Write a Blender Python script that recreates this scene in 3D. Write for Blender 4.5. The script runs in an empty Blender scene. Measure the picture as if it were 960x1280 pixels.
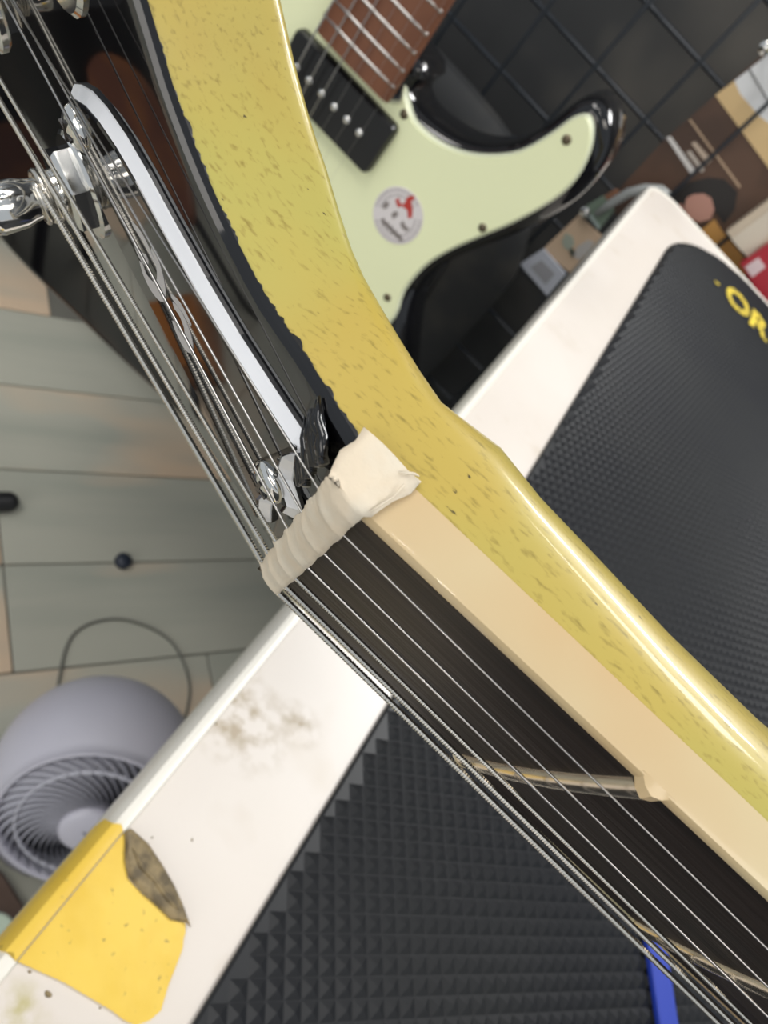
import bpy, bmesh, math, random
from mathutils import Vector, Matrix
R=random.Random(7)
C=bpy.context.scene.collection
S=bpy.context.scene
# ------------------------------------------------------------ camera, world, lights, exposure
H=.21                                   # lens height above the table top (z=0); floor at FLOOR
FLOOR=-.72
RX=Vector((.70974735,-.69956719,-.08285194)); FX=Vector((.44026177,.53230334,-.72306482)); UX=Vector((.54993478,.4767168,.68579358))
cam=bpy.data.objects.new('camera',bpy.data.cameras.new('camera')); C.objects.link(cam); S.camera=cam
cm=Matrix(((RX[0],RX[1],RX[2],0),(FX[0],FX[1],FX[2],0),(UX[0],UX[1],UX[2],H),(0,0,0,1)))
cam.matrix_world=cm
cam.data.sensor_fit='HORIZONTAL'; cam.data.sensor_width=36; cam.data.lens=36*961/960
cam.data.clip_start=.004; cam.data.clip_end=50
cam.data.dof.use_dof=True; cam.data.dof.focus_distance=.082; cam.data.dof.aperture_fstop=58
w=bpy.data.worlds.new('world'); S.world=w; w.use_nodes=True
bg=w.node_tree.nodes['Background']; bg.inputs[0].default_value=(.78,.84,.90,1); bg.inputs[1].default_value=.55
S.view_settings.view_transform='Standard'; S.view_settings.look='None'; S.view_settings.gamma=1
S.view_settings.use_curve_mapping=False; S.view_settings.exposure=0.15
def area(name,loc,to,sx,sy,pw,col=(1,1,1)):
    l=bpy.data.lights.new(name,'AREA'); l.shape='RECTANGLE'; l.size=sx; l.size_y=sy; l.energy=pw; l.color=col
    o=bpy.data.objects.new(name,l); C.objects.link(o); o.location=loc
    o.rotation_euler=(Vector(to)-Vector(loc)).to_track_quat('-Z','Y').to_euler(); return o
area('overhead_area',(.55,1.15,1.75),(.1,.3,0),1.1,.28,21,(1,.985,.95))
area('overhead_area',(-1.1,-.5,1.8),(0,.2,0),1.2,.6,16,(1,.97,.93))  # added fill lamp from the camera side
area('far_table_fill',(.32,.80,.72),(.22,.70,0),.5,.08,8,(1,1,.99))  # added lamp, no fixture known here; brightens the far table and backdrop
area('overhead_area',(1.2,-.9,1.7),(0,.2,0),.9,.5,8,(1,.93,.84))
area('front_fill',(-.4,-1.9,.55),(0,.1,.1),1.5,.9,11,(1,.95,.88))  # added low fill lamp behind the camera, lifts the tape and fingerboard
for p in ((-.35,-.35,1.75),(-.1,-.6,1.8),(.05,-.75,1.8),(.2,-.9,1.8)):
    l=bpy.data.lights.new('ceiling_spot','POINT'); l.energy=2; l.shadow_soft_size=.03; l.color=(1,.95,.88)
    o=bpy.data.objects.new('ceiling_spot',l); C.objects.link(o); o.location=p

# ------------------------------------------------------------ helpers
def at(px,py,ax,v):                      # a pixel's ray met with the plane x/y/z = v
    d=Vector((px-480,640-py,-961)); d=Vector((RX.dot(d),FX.dot(d),UX.dot(d))); i='xyz'.index(ax)
    return Vector((0,0,H))+d*((v-(H if i==2 else 0))/d[i])
def mat(name,col,rough=.5,metal=0,coat=0,noise=None,bump=None,spec=.5,trans=0,emit=None):
    """noise=(scale,col2,lo,hi,stretch), bump=(scale,strength,stretch)"""
    m=bpy.data.materials.new(name); m.use_nodes=True; nt=m.node_tree; b=nt.nodes['Principled BSDF']
    b.inputs['Base Color'].default_value=(*col,1); b.inputs['Roughness'].default_value=rough; b.inputs['Metallic'].default_value=metal
    b.inputs['Coat Weight'].default_value=coat; b.inputs['Coat Roughness'].default_value=.06; b.inputs['Specular IOR Level'].default_value=spec
    b.inputs['Transmission Weight'].default_value=trans
    def coord(st):
        tc=nt.nodes.new('ShaderNodeTexCoord'); mp=nt.nodes.new('ShaderNodeMapping'); mp.inputs['Scale'].default_value=st
        nt.links.new(tc.outputs['Object'],mp.inputs[0]); return mp
    last=None
    if noise:
        lst=noise if isinstance(noise,list) else [noise]
        for (sc,c2,lo,hi,st) in lst:
            n=nt.nodes.new('ShaderNodeTexNoise'); n.inputs['Scale'].default_value=sc; n.inputs['Detail'].default_value=3
            nt.links.new(coord(st).outputs[0],n.inputs['Vector'])
            r=nt.nodes.new('ShaderNodeMapRange'); r.inputs[1].default_value=lo; r.inputs[2].default_value=hi
            nt.links.new(n.outputs[0],r.inputs[0])
            mx=nt.nodes.new('ShaderNodeMix'); mx.data_type='RGBA'
            nt.links.new(r.outputs[0],mx.inputs[0])
            if last: nt.links.new(last,mx.inputs[6])
            else: mx.inputs[6].default_value=(*col,1)
            mx.inputs[7].default_value=(*c2,1); last=mx.outputs[2]
        nt.links.new(last,b.inputs['Base Color'])
    if bump:
        n=nt.nodes.new('ShaderNodeTexNoise'); n.inputs['Scale'].default_value=bump[0]; n.inputs['Detail'].default_value=3
        nt.links.new(coord(bump[2]).outputs[0],n.inputs['Vector'])
        u=nt.nodes.new('ShaderNodeBump'); u.inputs['Strength'].default_value=bump[1]; u.inputs['Distance'].default_value=.0005
        nt.links.new(n.outputs[0],u.inputs['Height']); nt.links.new(u.outputs[0],b.inputs['Normal'])
    return m
I3=(1,1,1)
M={}
M['black']=mat('black_gloss',(.004,.004,.005),.05,spec=.5,coat=.3)
M['yellow']=mat('yellow_lacquer',(.475,.35,.068),.36,coat=.3,
   noise=[(30,(.41,.365,.085),.38,.62,(.8,1,1)),(2400,(.25,.185,.03),.56,.78,(.25,1,1)),(60,(.42,.29,.05),.5,.75,(.3,1,1)),(1500,(.07,.05,.012),.72,.76,(.35,1,1))],bump=(300,.12,(.2,1,1)))
M['cream']=mat('cream_binding',(.55,.37,.185),.35,coat=.2,noise=(22,(.60,.53,.33),.35,.62,(1,1,1)))
M['ebony']=mat('ebony',(.019,.013,.011),.5,spec=.25,noise=(420,(.007,.005,.0045),.45,.7,(.05,1,1)),bump=(600,.35,(.06,1,1)))
M['chrome']=mat('chrome',(.78,.77,.74),.09,1)
M['nickel']=mat('nickel_wire',(.66,.63,.57),.24,1)
M['steel']=mat('steel_wire',(.50,.48,.46),.28,1)
M['fret']=mat('fret_wire',(.62,.55,.45),.25,1)
M['masking']=mat('masking_tape',(.68,.58,.44),.62,noise=(260,(.68,.61,.49),.4,.65,I3),bump=(700,.25,I3))
M['white']=mat('white_plastic',(.78,.79,.82),.3)
M['letters']=mat('engraved_white',(.50,.48,.47),.6)
M['bone']=mat('nut_bone',(.75,.68,.52),.4)
M['table']=mat('table_laminate',(.62,.565,.51),.36,noise=[(26,(.48,.40,.30),.58,.78,I3),(7,(.66,.61,.56),.45,.6,I3),(1200,(.25,.20,.15),.76,.8,I3)],bump=(500,.05,I3))
M['bead']=mat('table_edge_plastic',(.74,.71,.64),.3)
M['mat']=mat('black_rubber',(.008,.009,.0115),.45,spec=.28,noise=(8,(.012,.013,.0145),.4,.6,I3))
M['printyellow']=mat('yellow_print',(.72,.55,.05),.6,noise=(330,(.06,.05,.02),.50,.60,I3))
M['ytape']=mat('yellow_tape',(.72,.50,.075),.42,noise=[(60,(.66,.44,.05),.4,.65,I3),(500,(.30,.21,.05),.66,.76,I3)],bump=(180,.3,I3))
M['dirt']=mat('dirty_tape_back',(.23,.17,.08),.6,noise=(260,(.09,.065,.03),.4,.62,I3),bump=(300,.6,I3))
M['mint']=mat('mint_pickguard',(.80,.83,.53),.32,coat=.2)
M['mintedge']=mat('mint_pickguard_edge',(.60,.63,.46),.35)
M['maple']=mat('roasted_fingerboard',(.17,.062,.028),.5,noise=(60,(.12,.042,.02),.4,.6,(1,1,.2)))
M['blackplastic']=mat('black_plastic',(.008,.008,.009),.22)
M['wire']=mat('black_coated_wire',(.02,.024,.030),.28)
M['wall']=mat('dark_grey_wall',(.032,.033,.034),.7,noise=(5,(.085,.078,.068),.45,.62,I3))
M['lavender']=mat('lavender_grey_plastic',(.52,.51,.58),.35)
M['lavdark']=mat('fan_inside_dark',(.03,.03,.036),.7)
M['finmat']=mat('fan_fin_plastic',(.52,.52,.58),.35)
M['rubber']=mat('black_rubber_part',(.01,.01,.011),.5)
M['cable']=mat('grey_cable',(.14,.14,.12),.5)
def flat(n,c,r=.6): return mat(n,c,r)

def tag(o,label=None,cat=None,group=None,kind=None):
    if label: o['label']=label
    if cat: o['category']=cat
    if group: o['group']=group
    if kind: o['kind']=kind
    return o
def obj(name,vs,fs,m,parent=None,smooth=False,mw=None):
    me=bpy.data.meshes.new(name); me.from_pydata([tuple(v) for v in vs],[],fs); me.materials.append(m)
    bm=bmesh.new(); bm.from_mesh(me); bmesh.ops.recalc_face_normals(bm,faces=bm.faces); bm.to_mesh(me); bm.free()
    if smooth:
        for p in me.polygons: p.use_smooth=True
        if smooth=='edge':
            me.set_sharp_from_angle(angle=math.radians(38))
    o=bpy.data.objects.new(name,me); C.objects.link(o)
    if parent: o.parent=parent
    return o
def empty(name,loc,label,cat,group=None):
    o=bpy.data.objects.new(name,None); C.objects.link(o); o.location=loc; o.empty_display_size=.02; return tag(o,label,cat,group)
class G:                                 # gathers vertices and faces for one mesh
    def __init__(s): s.v=[]; s.f=[]
    def add(s,vs,fs):
        k=len(s.v); s.v+=[tuple(v) for v in vs]; s.f+=[tuple(i+k for i in f) for f in fs]; return s
    def loft(s,secs,closed=True,caps=True):
        n=len(secs[0]); k=len(s.v)
        for q in secs: s.v+=[tuple(p) for p in q]
        for i in range(len(secs)-1):
            for j in range(n if closed else n-1):
                a=k+i*n+j; b=k+i*n+(j+1)%n; s.f.append((a,b,b+n,a+n))
        if caps and closed: s.f.append(tuple(range(k,k+n))); s.f.append(tuple(k+(len(secs)-1)*n+j for j in range(n)))
        return s
    def tube(s,pts,r,n=10,caps=True):
        pts=[Vector(p) for p in pts]; secs=[]; up=None
        for i,p in enumerate(pts):
            d=(pts[min(i+1,len(pts)-1)]-pts[max(i-1,0)]).normalized()
            if up is None: up=d.orthogonal().normalized()
            up=(up-d*up.dot(d)).normalized(); sd=d.cross(up)
            rr=r[i] if isinstance(r,(list,tuple)) else r
            secs.append([p+(up*math.cos(2*math.pi*k/n)+sd*math.sin(2*math.pi*k/n))*rr for k in range(n)])
        return s.loft(secs,True,caps)
    def box(s,a,b):
        x0,y0,z0=a; x1,y1,z1=b
        return s.add([(x0,y0,z0),(x1,y0,z0),(x1,y1,z0),(x0,y1,z0),(x0,y0,z1),(x1,y0,z1),(x1,y1,z1),(x0,y1,z1)],
              [(0,3,2,1),(4,5,6,7),(0,1,5,4),(1,2,6,5),(2,3,7,6),(3,0,4,7)])
    def prism(s,poly,f0,f1,inset=0,steps=None):
        """poly: 2D outline; f(p, k) places it; k runs over steps [(inset, height)]"""
        return s
    def xf(s,m): s.v=[tuple(m@Vector(v)) for v in s.v]; return s
    def build(s,name,m,parent=None,smooth=False): return obj(name,s.v,s.f,m,parent,smooth)
def offset(poly,d):                      # shrink (d>0) a counter-clockwise outline
    n=len(poly); out=[]
    for i in range(n):
        a=Vector(poly[i-1]); b=Vector(poly[i]); c=Vector(poly[(i+1)%n])
        e1=(b-a); e2=(c-b)
        if e1.length<1e-9 or e2.length<1e-9: out.append(tuple(b)); continue
        e1.normalize(); e2.normalize()
        n1=Vector((-e1.y,e1.x)); n2=Vector((-e2.y,e2.x)); m=(n1+n2)
        if m.length<1e-6: m=n1
        m.normalize(); k=1/max(.45,m.dot(n1)); out.append(tuple(b+m*d*k))
    return out
def ccw(p):
    a=sum(p[i-1][0]*p[i][1]-p[i][0]*p[i-1][1] for i in range(len(p)))
    return list(p) if a>0 else list(p)[::-1]
def slab(poly,levels,place):             # levels: [(inset,height)]; place(x,y,h)->3D
    poly=ccw(poly); g=G(); g.loft([[place(x,y,h) for x,y in (offset(poly,i) if i else poly)] for i,h in levels]); return g
def smoothp(pts,n=6,closed=True):        # Catmull-Rom through the points
    out=[]; N=len(pts); rng=range(N) if closed else range(N-1)
    for i in rng:
        g=(lambda k:pts[k%N]) if closed else (lambda k:pts[max(0,min(N-1,k))])
        p0,p1,p2,p3=[Vector(g(i+k)) for k in (-1,0,1,2)]
        for k in range(n):
            t=k/n; out.append(tuple(.5*((2*p1)+(p2-p0)*t+(2*p0-5*p1+4*p2-p3)*t*t+(3*p1-p0-3*p2+p3)*t**3)))
    if not closed: out.append(tuple(pts[-1]))
    return out
def rrect(x0,y0,x1,y1,r,n=6,rs=None):
    out=[]
    for k,(cx,cy,a) in enumerate(((x1-r,y1-r,0),(x0+r,y1-r,90),(x0+r,y0+r,180),(x1-r,y0+r,270))):
        for i in range(n+1):
            t=math.radians(a+90*i/n); out.append((cx+r*math.cos(t),cy+r*math.sin(t)))
    return out
def lerp(tab,x):
    if x<=tab[0][0]: return tab[0][1]
    for (a,b),(c,d) in zip(tab,tab[1:]):
        if x<=c: t=(x-a)/(c-a); return b+(d-b)*t
    return tab[-1][1]

# ------------------------------------------------------------ floor and back wall
fl=G().box((-1.9,-1.2,FLOOR-.05),(1.9,1.1,FLOOR-.004)).build('floor',flat('floor_grout',(.17,.165,.14),.8)); fl['kind']='structure'
pm=mat('floor_plank',(.47,.465,.39),.34,noise=[(5,(.38,.39,.33),.45,.65,(.3,2.5,1)),(2.8,(.68,.52,.37),.49,.60,(.6,1.6,1))],bump=(60,.1,(.2,1,1)))  # beige noise patches paint diffuse reflections into the floor colour
ang=math.atan2(.191,.152); du=Vector((math.cos(ang),math.sin(ang))); dv=Vector((-du.y,du.x))
o0=Vector((-.2073,.4411)); PW=.1372; PL=.92
pl=slab(rrect(0,0,PL-.0025,PW-.0025,.002,1),[(0,-.006),(0,-.0006),(.0006,0)],lambda x,y,h:(x,y,h)).build('plank',pm)
first=True
for r_ in range(-11,12):
    for c_ in range(-3,3):
        off=(r_*.37)%1*PL
        if r_==-1: off=0
        p=o0+du*(c_*PL+off)+dv*(r_*PW)
        q=p+du*PL/2
        if not(-1.75<q.x<1.75 and -1.1<q.y<1.0): continue
        if first: o=pl; first=False
        else: o=pl.copy(); C.objects.link(o)
        o.parent=fl; o.location=(p.x,p.y,FLOOR); o.rotation_euler=(0,0,ang)
wl=G().box((-2,.93,FLOOR-.05),(2,1.0,1.5)).build('wall_back',M['wall']); wl['kind']='structure'
# ------------------------------------------------------------ table
tb=empty('workbench_table',(.4,.2,FLOOR),'white laminate work table with a rounded plastic edge under the rubber mat','table')
X0,Y1,Y0,X1=.0266,.806,-.4,1.25
def P(o,par):
    o.parent=par; o.matrix_parent_inverse=Matrix.Translation(-Vector(par.location)); return o
out=[(X1,Y0)]+[(X1,Y1)]+[(X0+.028+.028*math.cos(math.radians(a)),Y1-.028+.028*math.sin(math.radians(a))) for a in range(90,181,9)]+[(X0,Y0)]
P(slab(out,[(0,-.024),(0,0)],lambda x,y,h:(x,y,h)).build('table_top',M['table']),tb)
def smudge(m,c,r,col,k):                 # a worn brown smudge with a place of its own on the laminate
    nt=m.node_tree; b=nt.nodes['Principled BSDF']; src=b.inputs['Base Color'].links[0].from_socket
    tc=nt.nodes.new('ShaderNodeTexCoord'); mp=nt.nodes.new('ShaderNodeMapping'); mp.inputs['Location'].default_value=(-c[0]/r,-c[1]/r/.8,0); mp.inputs['Scale'].default_value=(1/r,1/r/.8,1/r)
    nt.links.new(tc.outputs['Object'],mp.inputs[0]); gr_=nt.nodes.new('ShaderNodeTexGradient'); gr_.gradient_type='SPHERICAL'; nt.links.new(mp.outputs[0],gr_.inputs[0])
    n=nt.nodes.new('ShaderNodeTexNoise'); n.inputs['Scale'].default_value=170; n.inputs['Detail'].default_value=4; nt.links.new(tc.outputs['Object'],n.inputs['Vector'])
    r_=nt.nodes.new('ShaderNodeMapRange'); r_.inputs[1].default_value=.42; r_.inputs[2].default_value=.68; nt.links.new(n.outputs[0],r_.inputs[0])
    mu=nt.nodes.new('ShaderNodeMath'); mu.operation='MULTIPLY'; nt.links.new(gr_.outputs[1],mu.inputs[0]); nt.links.new(r_.outputs[0],mu.inputs[1])
    m2=nt.nodes.new('ShaderNodeMath'); m2.operation='MULTIPLY'; m2.use_clamp=True; m2.inputs[1].default_value=k; nt.links.new(mu.outputs[0],m2.inputs[0])
    mx=nt.nodes.new('ShaderNodeMix'); mx.data_type='RGBA'; nt.links.new(m2.outputs[0],mx.inputs[0]); nt.links.new(src,mx.inputs[6]); mx.inputs[7].default_value=(*col,1); nt.links.new(mx.outputs[2],b.inputs['Base Color'])
q_=at(300,895,'z',0); smudge(M['table'],(q_.x,q_.y),.022,(.38,.31,.22),1.6)
q_=at(375,905,'z',0); smudge(M['table'],(q_.x,q_.y),.010,(.36,.29,.20),1.3)
q_=at(25,1262,'z',0); smudge(M['table'],(q_.x,q_.y),.008,(.45,.40,.22),1.3)
prof=[(0,-.0246),(.0030,-.0246),(.0052,-.022),(.0056,-.012),(.0056,-.004),(.0050,-.0012),(.0036,.0009),(.0020,.0013),(.0006,.0010),(0,0.0)]
path=out[1:]
nrm=[]
for i,p in enumerate(path):
    a=Vector(path[max(i-1,0)]); b=Vector(path[min(i+1,len(path)-1)]); d=(b-a).normalized(); nrm.append(Vector((d.y*-1,d.x)) if False else Vector((d.y,-d.x))*-1)
bd=G().loft([[(p[0]+n.x*-u if False else p[0]-n.x*u*-1,p[1]+n.y*u,z) for u,z in prof] for p,n in zip(path,nrm)])
# outward side check: left edge must bulge towards -x
if min(v[0] for v in bd.v)>X0-.001:
    bd=G().loft([[(p[0]-n.x*u,p[1]-n.y*u,z) for u,z in prof] for p,n in zip(path,nrm)])
P(bd.build('edge_trim',M['bead'],None,'edge'),tb)
for x,y in ((.16,-.28),(.16,.68),(1.13,-.28),(1.13,.68)):
    P(G().box((x-.02,y-.02,FLOOR),(x+.02,y+.02,-.024)).build('leg',M['wire']),tb)
# ------------------------------------------------------------ rubber mat with moulded pyramids
mo=[(.0683,-.3),(.9,-.3),(.9,.800),(.165,.800)]+[(.0683+.095+.095*math.cos(math.radians(a)),.800-.108+.108*math.sin(math.radians(a))) for a in range(96,181,7)]
mt=empty('rubber_mat',(.4,.2,0),'black rubber work mat moulded with small pyramids, yellow lettering at far end','mat')
P(slab(mo,[(0,.0002),(0,.0016),(.0006,.0020)],lambda x,y,h:(x,y,h)).build('mat_base',M['mat'],None,False),mt)
g=G(); s5=.0051; a35=math.radians(34.5); ca,sa=math.cos(a35),math.sin(a35)
moc=ccw(mo); inn=offset(moc,.0028)
def inside(x,y,poly):
    c=False
    for i in range(len(poly)):
        x1,y1=poly[i-1]; x2,y2=poly[i]
        if (y1>y)!=(y2>y) and x<(x2-x1)*(y-y1)/(y2-y1)+x1: c=not c
    return c
for i in range(-90,190):
    for j in range(-130,190):
        x=.07+(i*ca-j*sa)*s5; y=.1+(i*sa+j*ca)*s5
        if not(.07<x<.55 and -.12<y<.80) or not inside(x,y,inn): continue
        h=.0014; q=[(x+(u*ca-v*sa)*s5*.49,y+(u*sa+v*ca)*s5*.49,.00201) for u,v in ((-1,-1),(1,-1),(1,1),(-1,1))]
        g.add(q+[(x,y,.0020+h)],[(0,1,4),(1,2,4),(2,3,4),(3,0,4)])
me=bpy.data.meshes.new('pyramid_relief'); me.from_pydata(g.v,[],g.f); me.materials.append(M['mat'])
po=bpy.data.objects.new('pyramid_relief',me); C.objects.link(po); po['kind']='stuff'; P(po,mt)
def text(name,body,size,m,parent,mw,ext=.0001,sx=1,shear=0):
    cu=bpy.data.curves.new(name,'FONT'); cu.body=body; cu.size=size; cu.extrude=ext; cu.resolution_u=3; cu.offset=size*.03; cu.shear=shear
    t=bpy.data.objects.new('tmp',cu); C.objects.link(t); bpy.context.view_layer.update()
    me=bpy.data.meshes.new_from_object(t.evaluated_get(bpy.context.evaluated_depsgraph_get())); bpy.data.objects.remove(t)
    me.transform(mw@Matrix.Diagonal((sx,1,1,1))); me.materials.clear(); me.materials.append(m)
    o=bpy.data.objects.new(name,me); C.objects.link(o)
    if parent: P(o,parent)
    return o
text('lettering','OR',.052,M['printyellow'],mt,Matrix.Translation((.1335,.716,.0032)),.0002,.74)
text('lettering','.',.030,M['printyellow'],mt,Matrix.Translation((.120,.724,.0032)),.0002,1)
# ------------------------------------------------------------ yellow tape on the table edge
yt=empty('yellow_tape',(.04,.05,0),'torn piece of yellow tape wrapped over the table edge, dirty on one side','tape')
tp=[(.0262,.0345),(.0374,.0372),(.0501,.0391),(.0540,.0393),(.0570,.0400),(.0591,.0426),(.0600,.0454),(.0581,.0504),(.0572,.0540),(.0560,.0582),(.0548,.0600),(.0543,.0613),(.0529,.0628),(.0493,.0611),(.0442,.0613),(.0400,.0612),(.0344,.0617),(.0310,.0640),(.0282,.0672),(.0262,.0690)]
P(slab(tp,[(0,.0001),(0,.0005)],lambda x,y,h:(x,y,h)).build('tape_sheet',M['ytape']),yt)
pr2=[(X0-u,z) for u,z in prof[3:]]
secs=[]
for k in range(13):
    y=.0345+(.0690-.0345)*k/12
    yy=[y+(.0006*math.sin(k*3.1+j*2) if k in(0,12) else 0) for j in range(len(pr2))]
    sec=[(x-.0004,yy[j],z+.0004) for j,(x,z) in enumerate(pr2)]
    secs.append(sec+[(x,yy[j],z) for j,(x,z) in reversed(list(enumerate(pr2)))])
P(G().loft(secs).build('edge_wrap',M['ytape'],None,'edge'),yt)
fo=[(.0262,.0692),(.0282,.0672),(.0310,.0640),(.0344,.0619),(.0400,.0613),(.0442,.0614),(.0493,.0612),(.0529,.0629),(.0545,.0628),(.0500,.0652),(.0450,.0674),(.0393,.0692),(.0330,.0706),(.0270,.0706)]
R.seed(3)
P(slab(fo,[(0,.0005),(0,.0009),(.0006,.0014)],lambda x,y,h:(x,y,h+(R.random()*.0003))).build('folded_flap',M['dirt']),yt)
P(G().tube([(.0300,.0672,.0014),(.0350,.0655,.0017),(.0400,.0650,.0016),(.0455,.0640,.0016),(.0515,.0634,.0012)],[.0002,.0006,.0004,.0007,.0002],6).build('crease',M['dirt'],None,True),yt)
# specks of dirt lying on the table top
for i,(x_,y_,s_) in enumerate(((60,1243,2.2),(180,1055,1.1),(240,1050,1.0),(37,1215,1.1),(190,1047,.8),(270,905,1),(125,1260,.8))):
    p=at(x_,y_,'z',0); r=s_*.00028
    g=slab([(r*1.6*math.cos(a)*(1+.3*math.sin(3*a+i)),r*math.sin(a)) for a in [k*math.pi/4 for k in range(8)]],[(0,.00003),(r*.4,r*.6)],lambda x,y,h:(x,y,h))
    o=g.build('dirt_speck',M['dirt']); o.location=(p.x,p.y,0); o.rotation_euler=(0,0,i*1.1)
    pos=['largest dark speck on the table beside the lower edge of the yellow tape','tiny dark speck on the table close to the top of the yellow tape','tiny dark speck on the table to the right of the yellow tape fold','small speck between the table rim and the lowest corner of the yellow tape','fine speck next to the upper tip of the folded tape','small speck inside the brown smudge on the table','fine speck on the table just below the yellow tape'][i]
    tag(o,pos,'speck','specks of dirt on the table top')
# ------------------------------------------------------------ foreground guitar (local frame: x along neck to body, y towards treble side, z out of fingerboard; mm)
MW=Matrix(((.9991,-.0429,.0028,.00245),(-.0155,-.4188,-.908,.0535),(.0401,.9071,-.4191,H-.06451),(0,0,0,1)))
mm=Matrix.Diagonal((.001,.001,.001,1))
gt=bpy.data.objects.new('electric_guitar',None); C.objects.link(gt); gt.empty_display_size=.02; gt.matrix_world=MW.normalized() if hasattr(MW,'normalized') else MW
tag(gt,'yellow-lacquered electric guitar lying on its side, its nut under masking tape, black headstock face','guitar')
def gp(g,name,m,smooth=False,parent=None): # builds a part in the guitar's local frame
    g.xf(mm); o=g.build(name,m,None,smooth); o.parent=parent or gt; return o
TH=math.radians(19); cT,sT=math.cos(TH),math.sin(TH)
def hs(a,y,l):                           # headstock plane: a along, y treble, l above the plane
    return Vector((-2-cT*a-sT*l, y, -5-sT*a+cT*l))
wt=[(0,21.2),(8,20.3),(15,18.6),(20,18.7),(24,19.2),(28,20.2),(31,21.4),(34.7,23.4),(39,27),(44,30.2),(50,33),(58,35),(80,36),(105,34),(120,31),(130,24),(136,10)]
wb=[(0,21.2),(6,22),(12,25),(20,28),(30,31),(40,33.5),(50,34),(65,34),(80,35),(105,34),(120,31),(130,24),(136,10)]
wts=smoothp(wt,4,False); wbs=smoothp(wb,4,False)
def sect(w1,w2,z1,d,p,frame,n=40):
    o=[]
    for j in range(n+1):
        ph=math.pi*j/n; c=math.cos(ph); s=math.sin(ph); w=w1 if c>=0 else w2
        o.append(frame((1 if c>=0 else -1)*w*abs(c)**(2/p), -z1-d*abs(s)**(2/p)))
    o=[frame(w1,0)]+o+[frame(-w2,0)]
    return o
def nw(x): return 21.6+.0135*x
secs=[]
for x in (470,380,300,220,160,110,80,60,45,32,22,14,8):
    d=lerp([(0,11.3),(8,11.3),(14,10.7),(32,11.6),(60,13.8),(150,15),(470,18)],x); w=nw(x)
    if x<40: p=lerp([(8,2.9),(40,2.15)],x); z1=lerp([(8,2.6),(40,1.0)],x)
    else: p=2.15; z1=1
    secs.append(sect(w,w,z1,d,p,lambda y,z,x=x:(x,y,-5.5+z)))
for a in [0.5,4,8,11.5,15,18,20,22,24,26,28,30,31.5,33,34.7,37,39,41.5,44,47,50,54,58,65,80,95,105,112,120,126,130,134,136]:
    tt=lerp([(0,13.0),(5,12.2),(10,11.8),(18,12.3),(26,13.3),(34,13.8)],a); d=lerp([(0,9),(12,4.6),(25,3.3)],a); z1=tt-d; p=lerp([(0,3.4),(15,3.6),(25,4)],a)
    secs.append(sect(lerp(wts,a),lerp(wbs,a),z1,d,p,lambda y,z,a=a:hs(a,y,z)))
neck=gp(G().loft(secs),'neck',M['yellow'],'edge')
# black face veneer
ol=[(a,lerp(wts,a)) for a in [-.4,3,6,9,12,15,18,20,22,24,26,28,30,31.5,33,34.7,37,39,41.5,44,47,50,54,58,65,72,80,95,105,112,120,126,130,134,136]]
olb=[(a,-lerp(wbs,a)) for a in [136,134,130,126,120,112,105,95,80,65,58,50,44,40,35,30,25,20,16,12,9,6,3,-.4]]
face=gp(slab(ol+olb,[(-.14,-.35),(-.16,.3),(.2,.75),(1.1,.95)],lambda a,y,l:hs(a,y,l)),'headstock_face',M['black'],'edge')
# chipped black lacquer along the edge
R.seed(11)
g=G(); rows=[]; dep=.3
for k in range(150):
    a=.2+40*k/149; dep=max(.03,min(.5,dep+(R.random()-.55)*.34)); y=lerp(wts,a)
    rows.append([hs(a,y+.10,-.25),hs(a,y+.16,-.3),hs(a,y+.08,-.32-dep),hs(a,y-.05,-.36-dep)])
g.loft(rows)
gp(g,'lacquer_edge_chips',M['rubber'])['kind']='stuff'
g=G()
for k in range(22):                      # ridges of black lacquer piled at the nut
    y=20.6-k*.44; z0=hs(1,y,.6)
    a=1.2+R.random()*.8
    g.tube([hs(a+3.2,y+.5,.8),hs(a+1.4,y+.2,1.5+R.random()*.5),hs(a,y,1.9+R.random()*.7),hs(a-1.6,y,3.0)],[.15,.42,.55,.5],6)
gp(g,'lacquer_drips',M['black'],True)['kind']='stuff'
# truss rod cover
cv=[(4.4,14.7),(2.9,15.6),(2.2,15.0),(1.8,13.1),(2.6,10.2),(3.0,8.4),(2.8,6.0),(2.4,4.2),(1.0,3.2),(-.6,1.9),(-.6,-1.9),(1.0,-3.2),(2.4,-4.2),(2.8,-6),(3,-8.4),(2.6,-10.2),(1.8,-13),(2.6,-15.2),(4.4,-14.7)]
side=[(10,13.3),(16,12),(23,11.2),(30,10.9),(36,10.9),(40.5,10.5),(45,9.3),(48.5,7.6),(51.5,5.2),(53.6,3),(54.6,.9)]
cvo=cv[:]+[(a,-y) for a,y in side]+[(a,y) for a,y in side[::-1]]
tc=gp(slab(cvo,[(-.1,.95),(-.1,1.35)],lambda a,y,l:hs(a,y,l)),'truss_rod_cover',mat('black_ply',(.02,.02,.022),.2),False)
gp(slab(cvo,[(.0,1.35),(.05,1.5),(1.15,2.5)],lambda a,y,l:hs(a,y,l)),'white_ply',M['white'],False,tc)
gp(slab(cvo,[(1.16,2.45),(1.2,2.62),(1.5,2.75)],lambda a,y,l:hs(a,y,l)),'top_ply',M['black'],False,tc)
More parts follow.
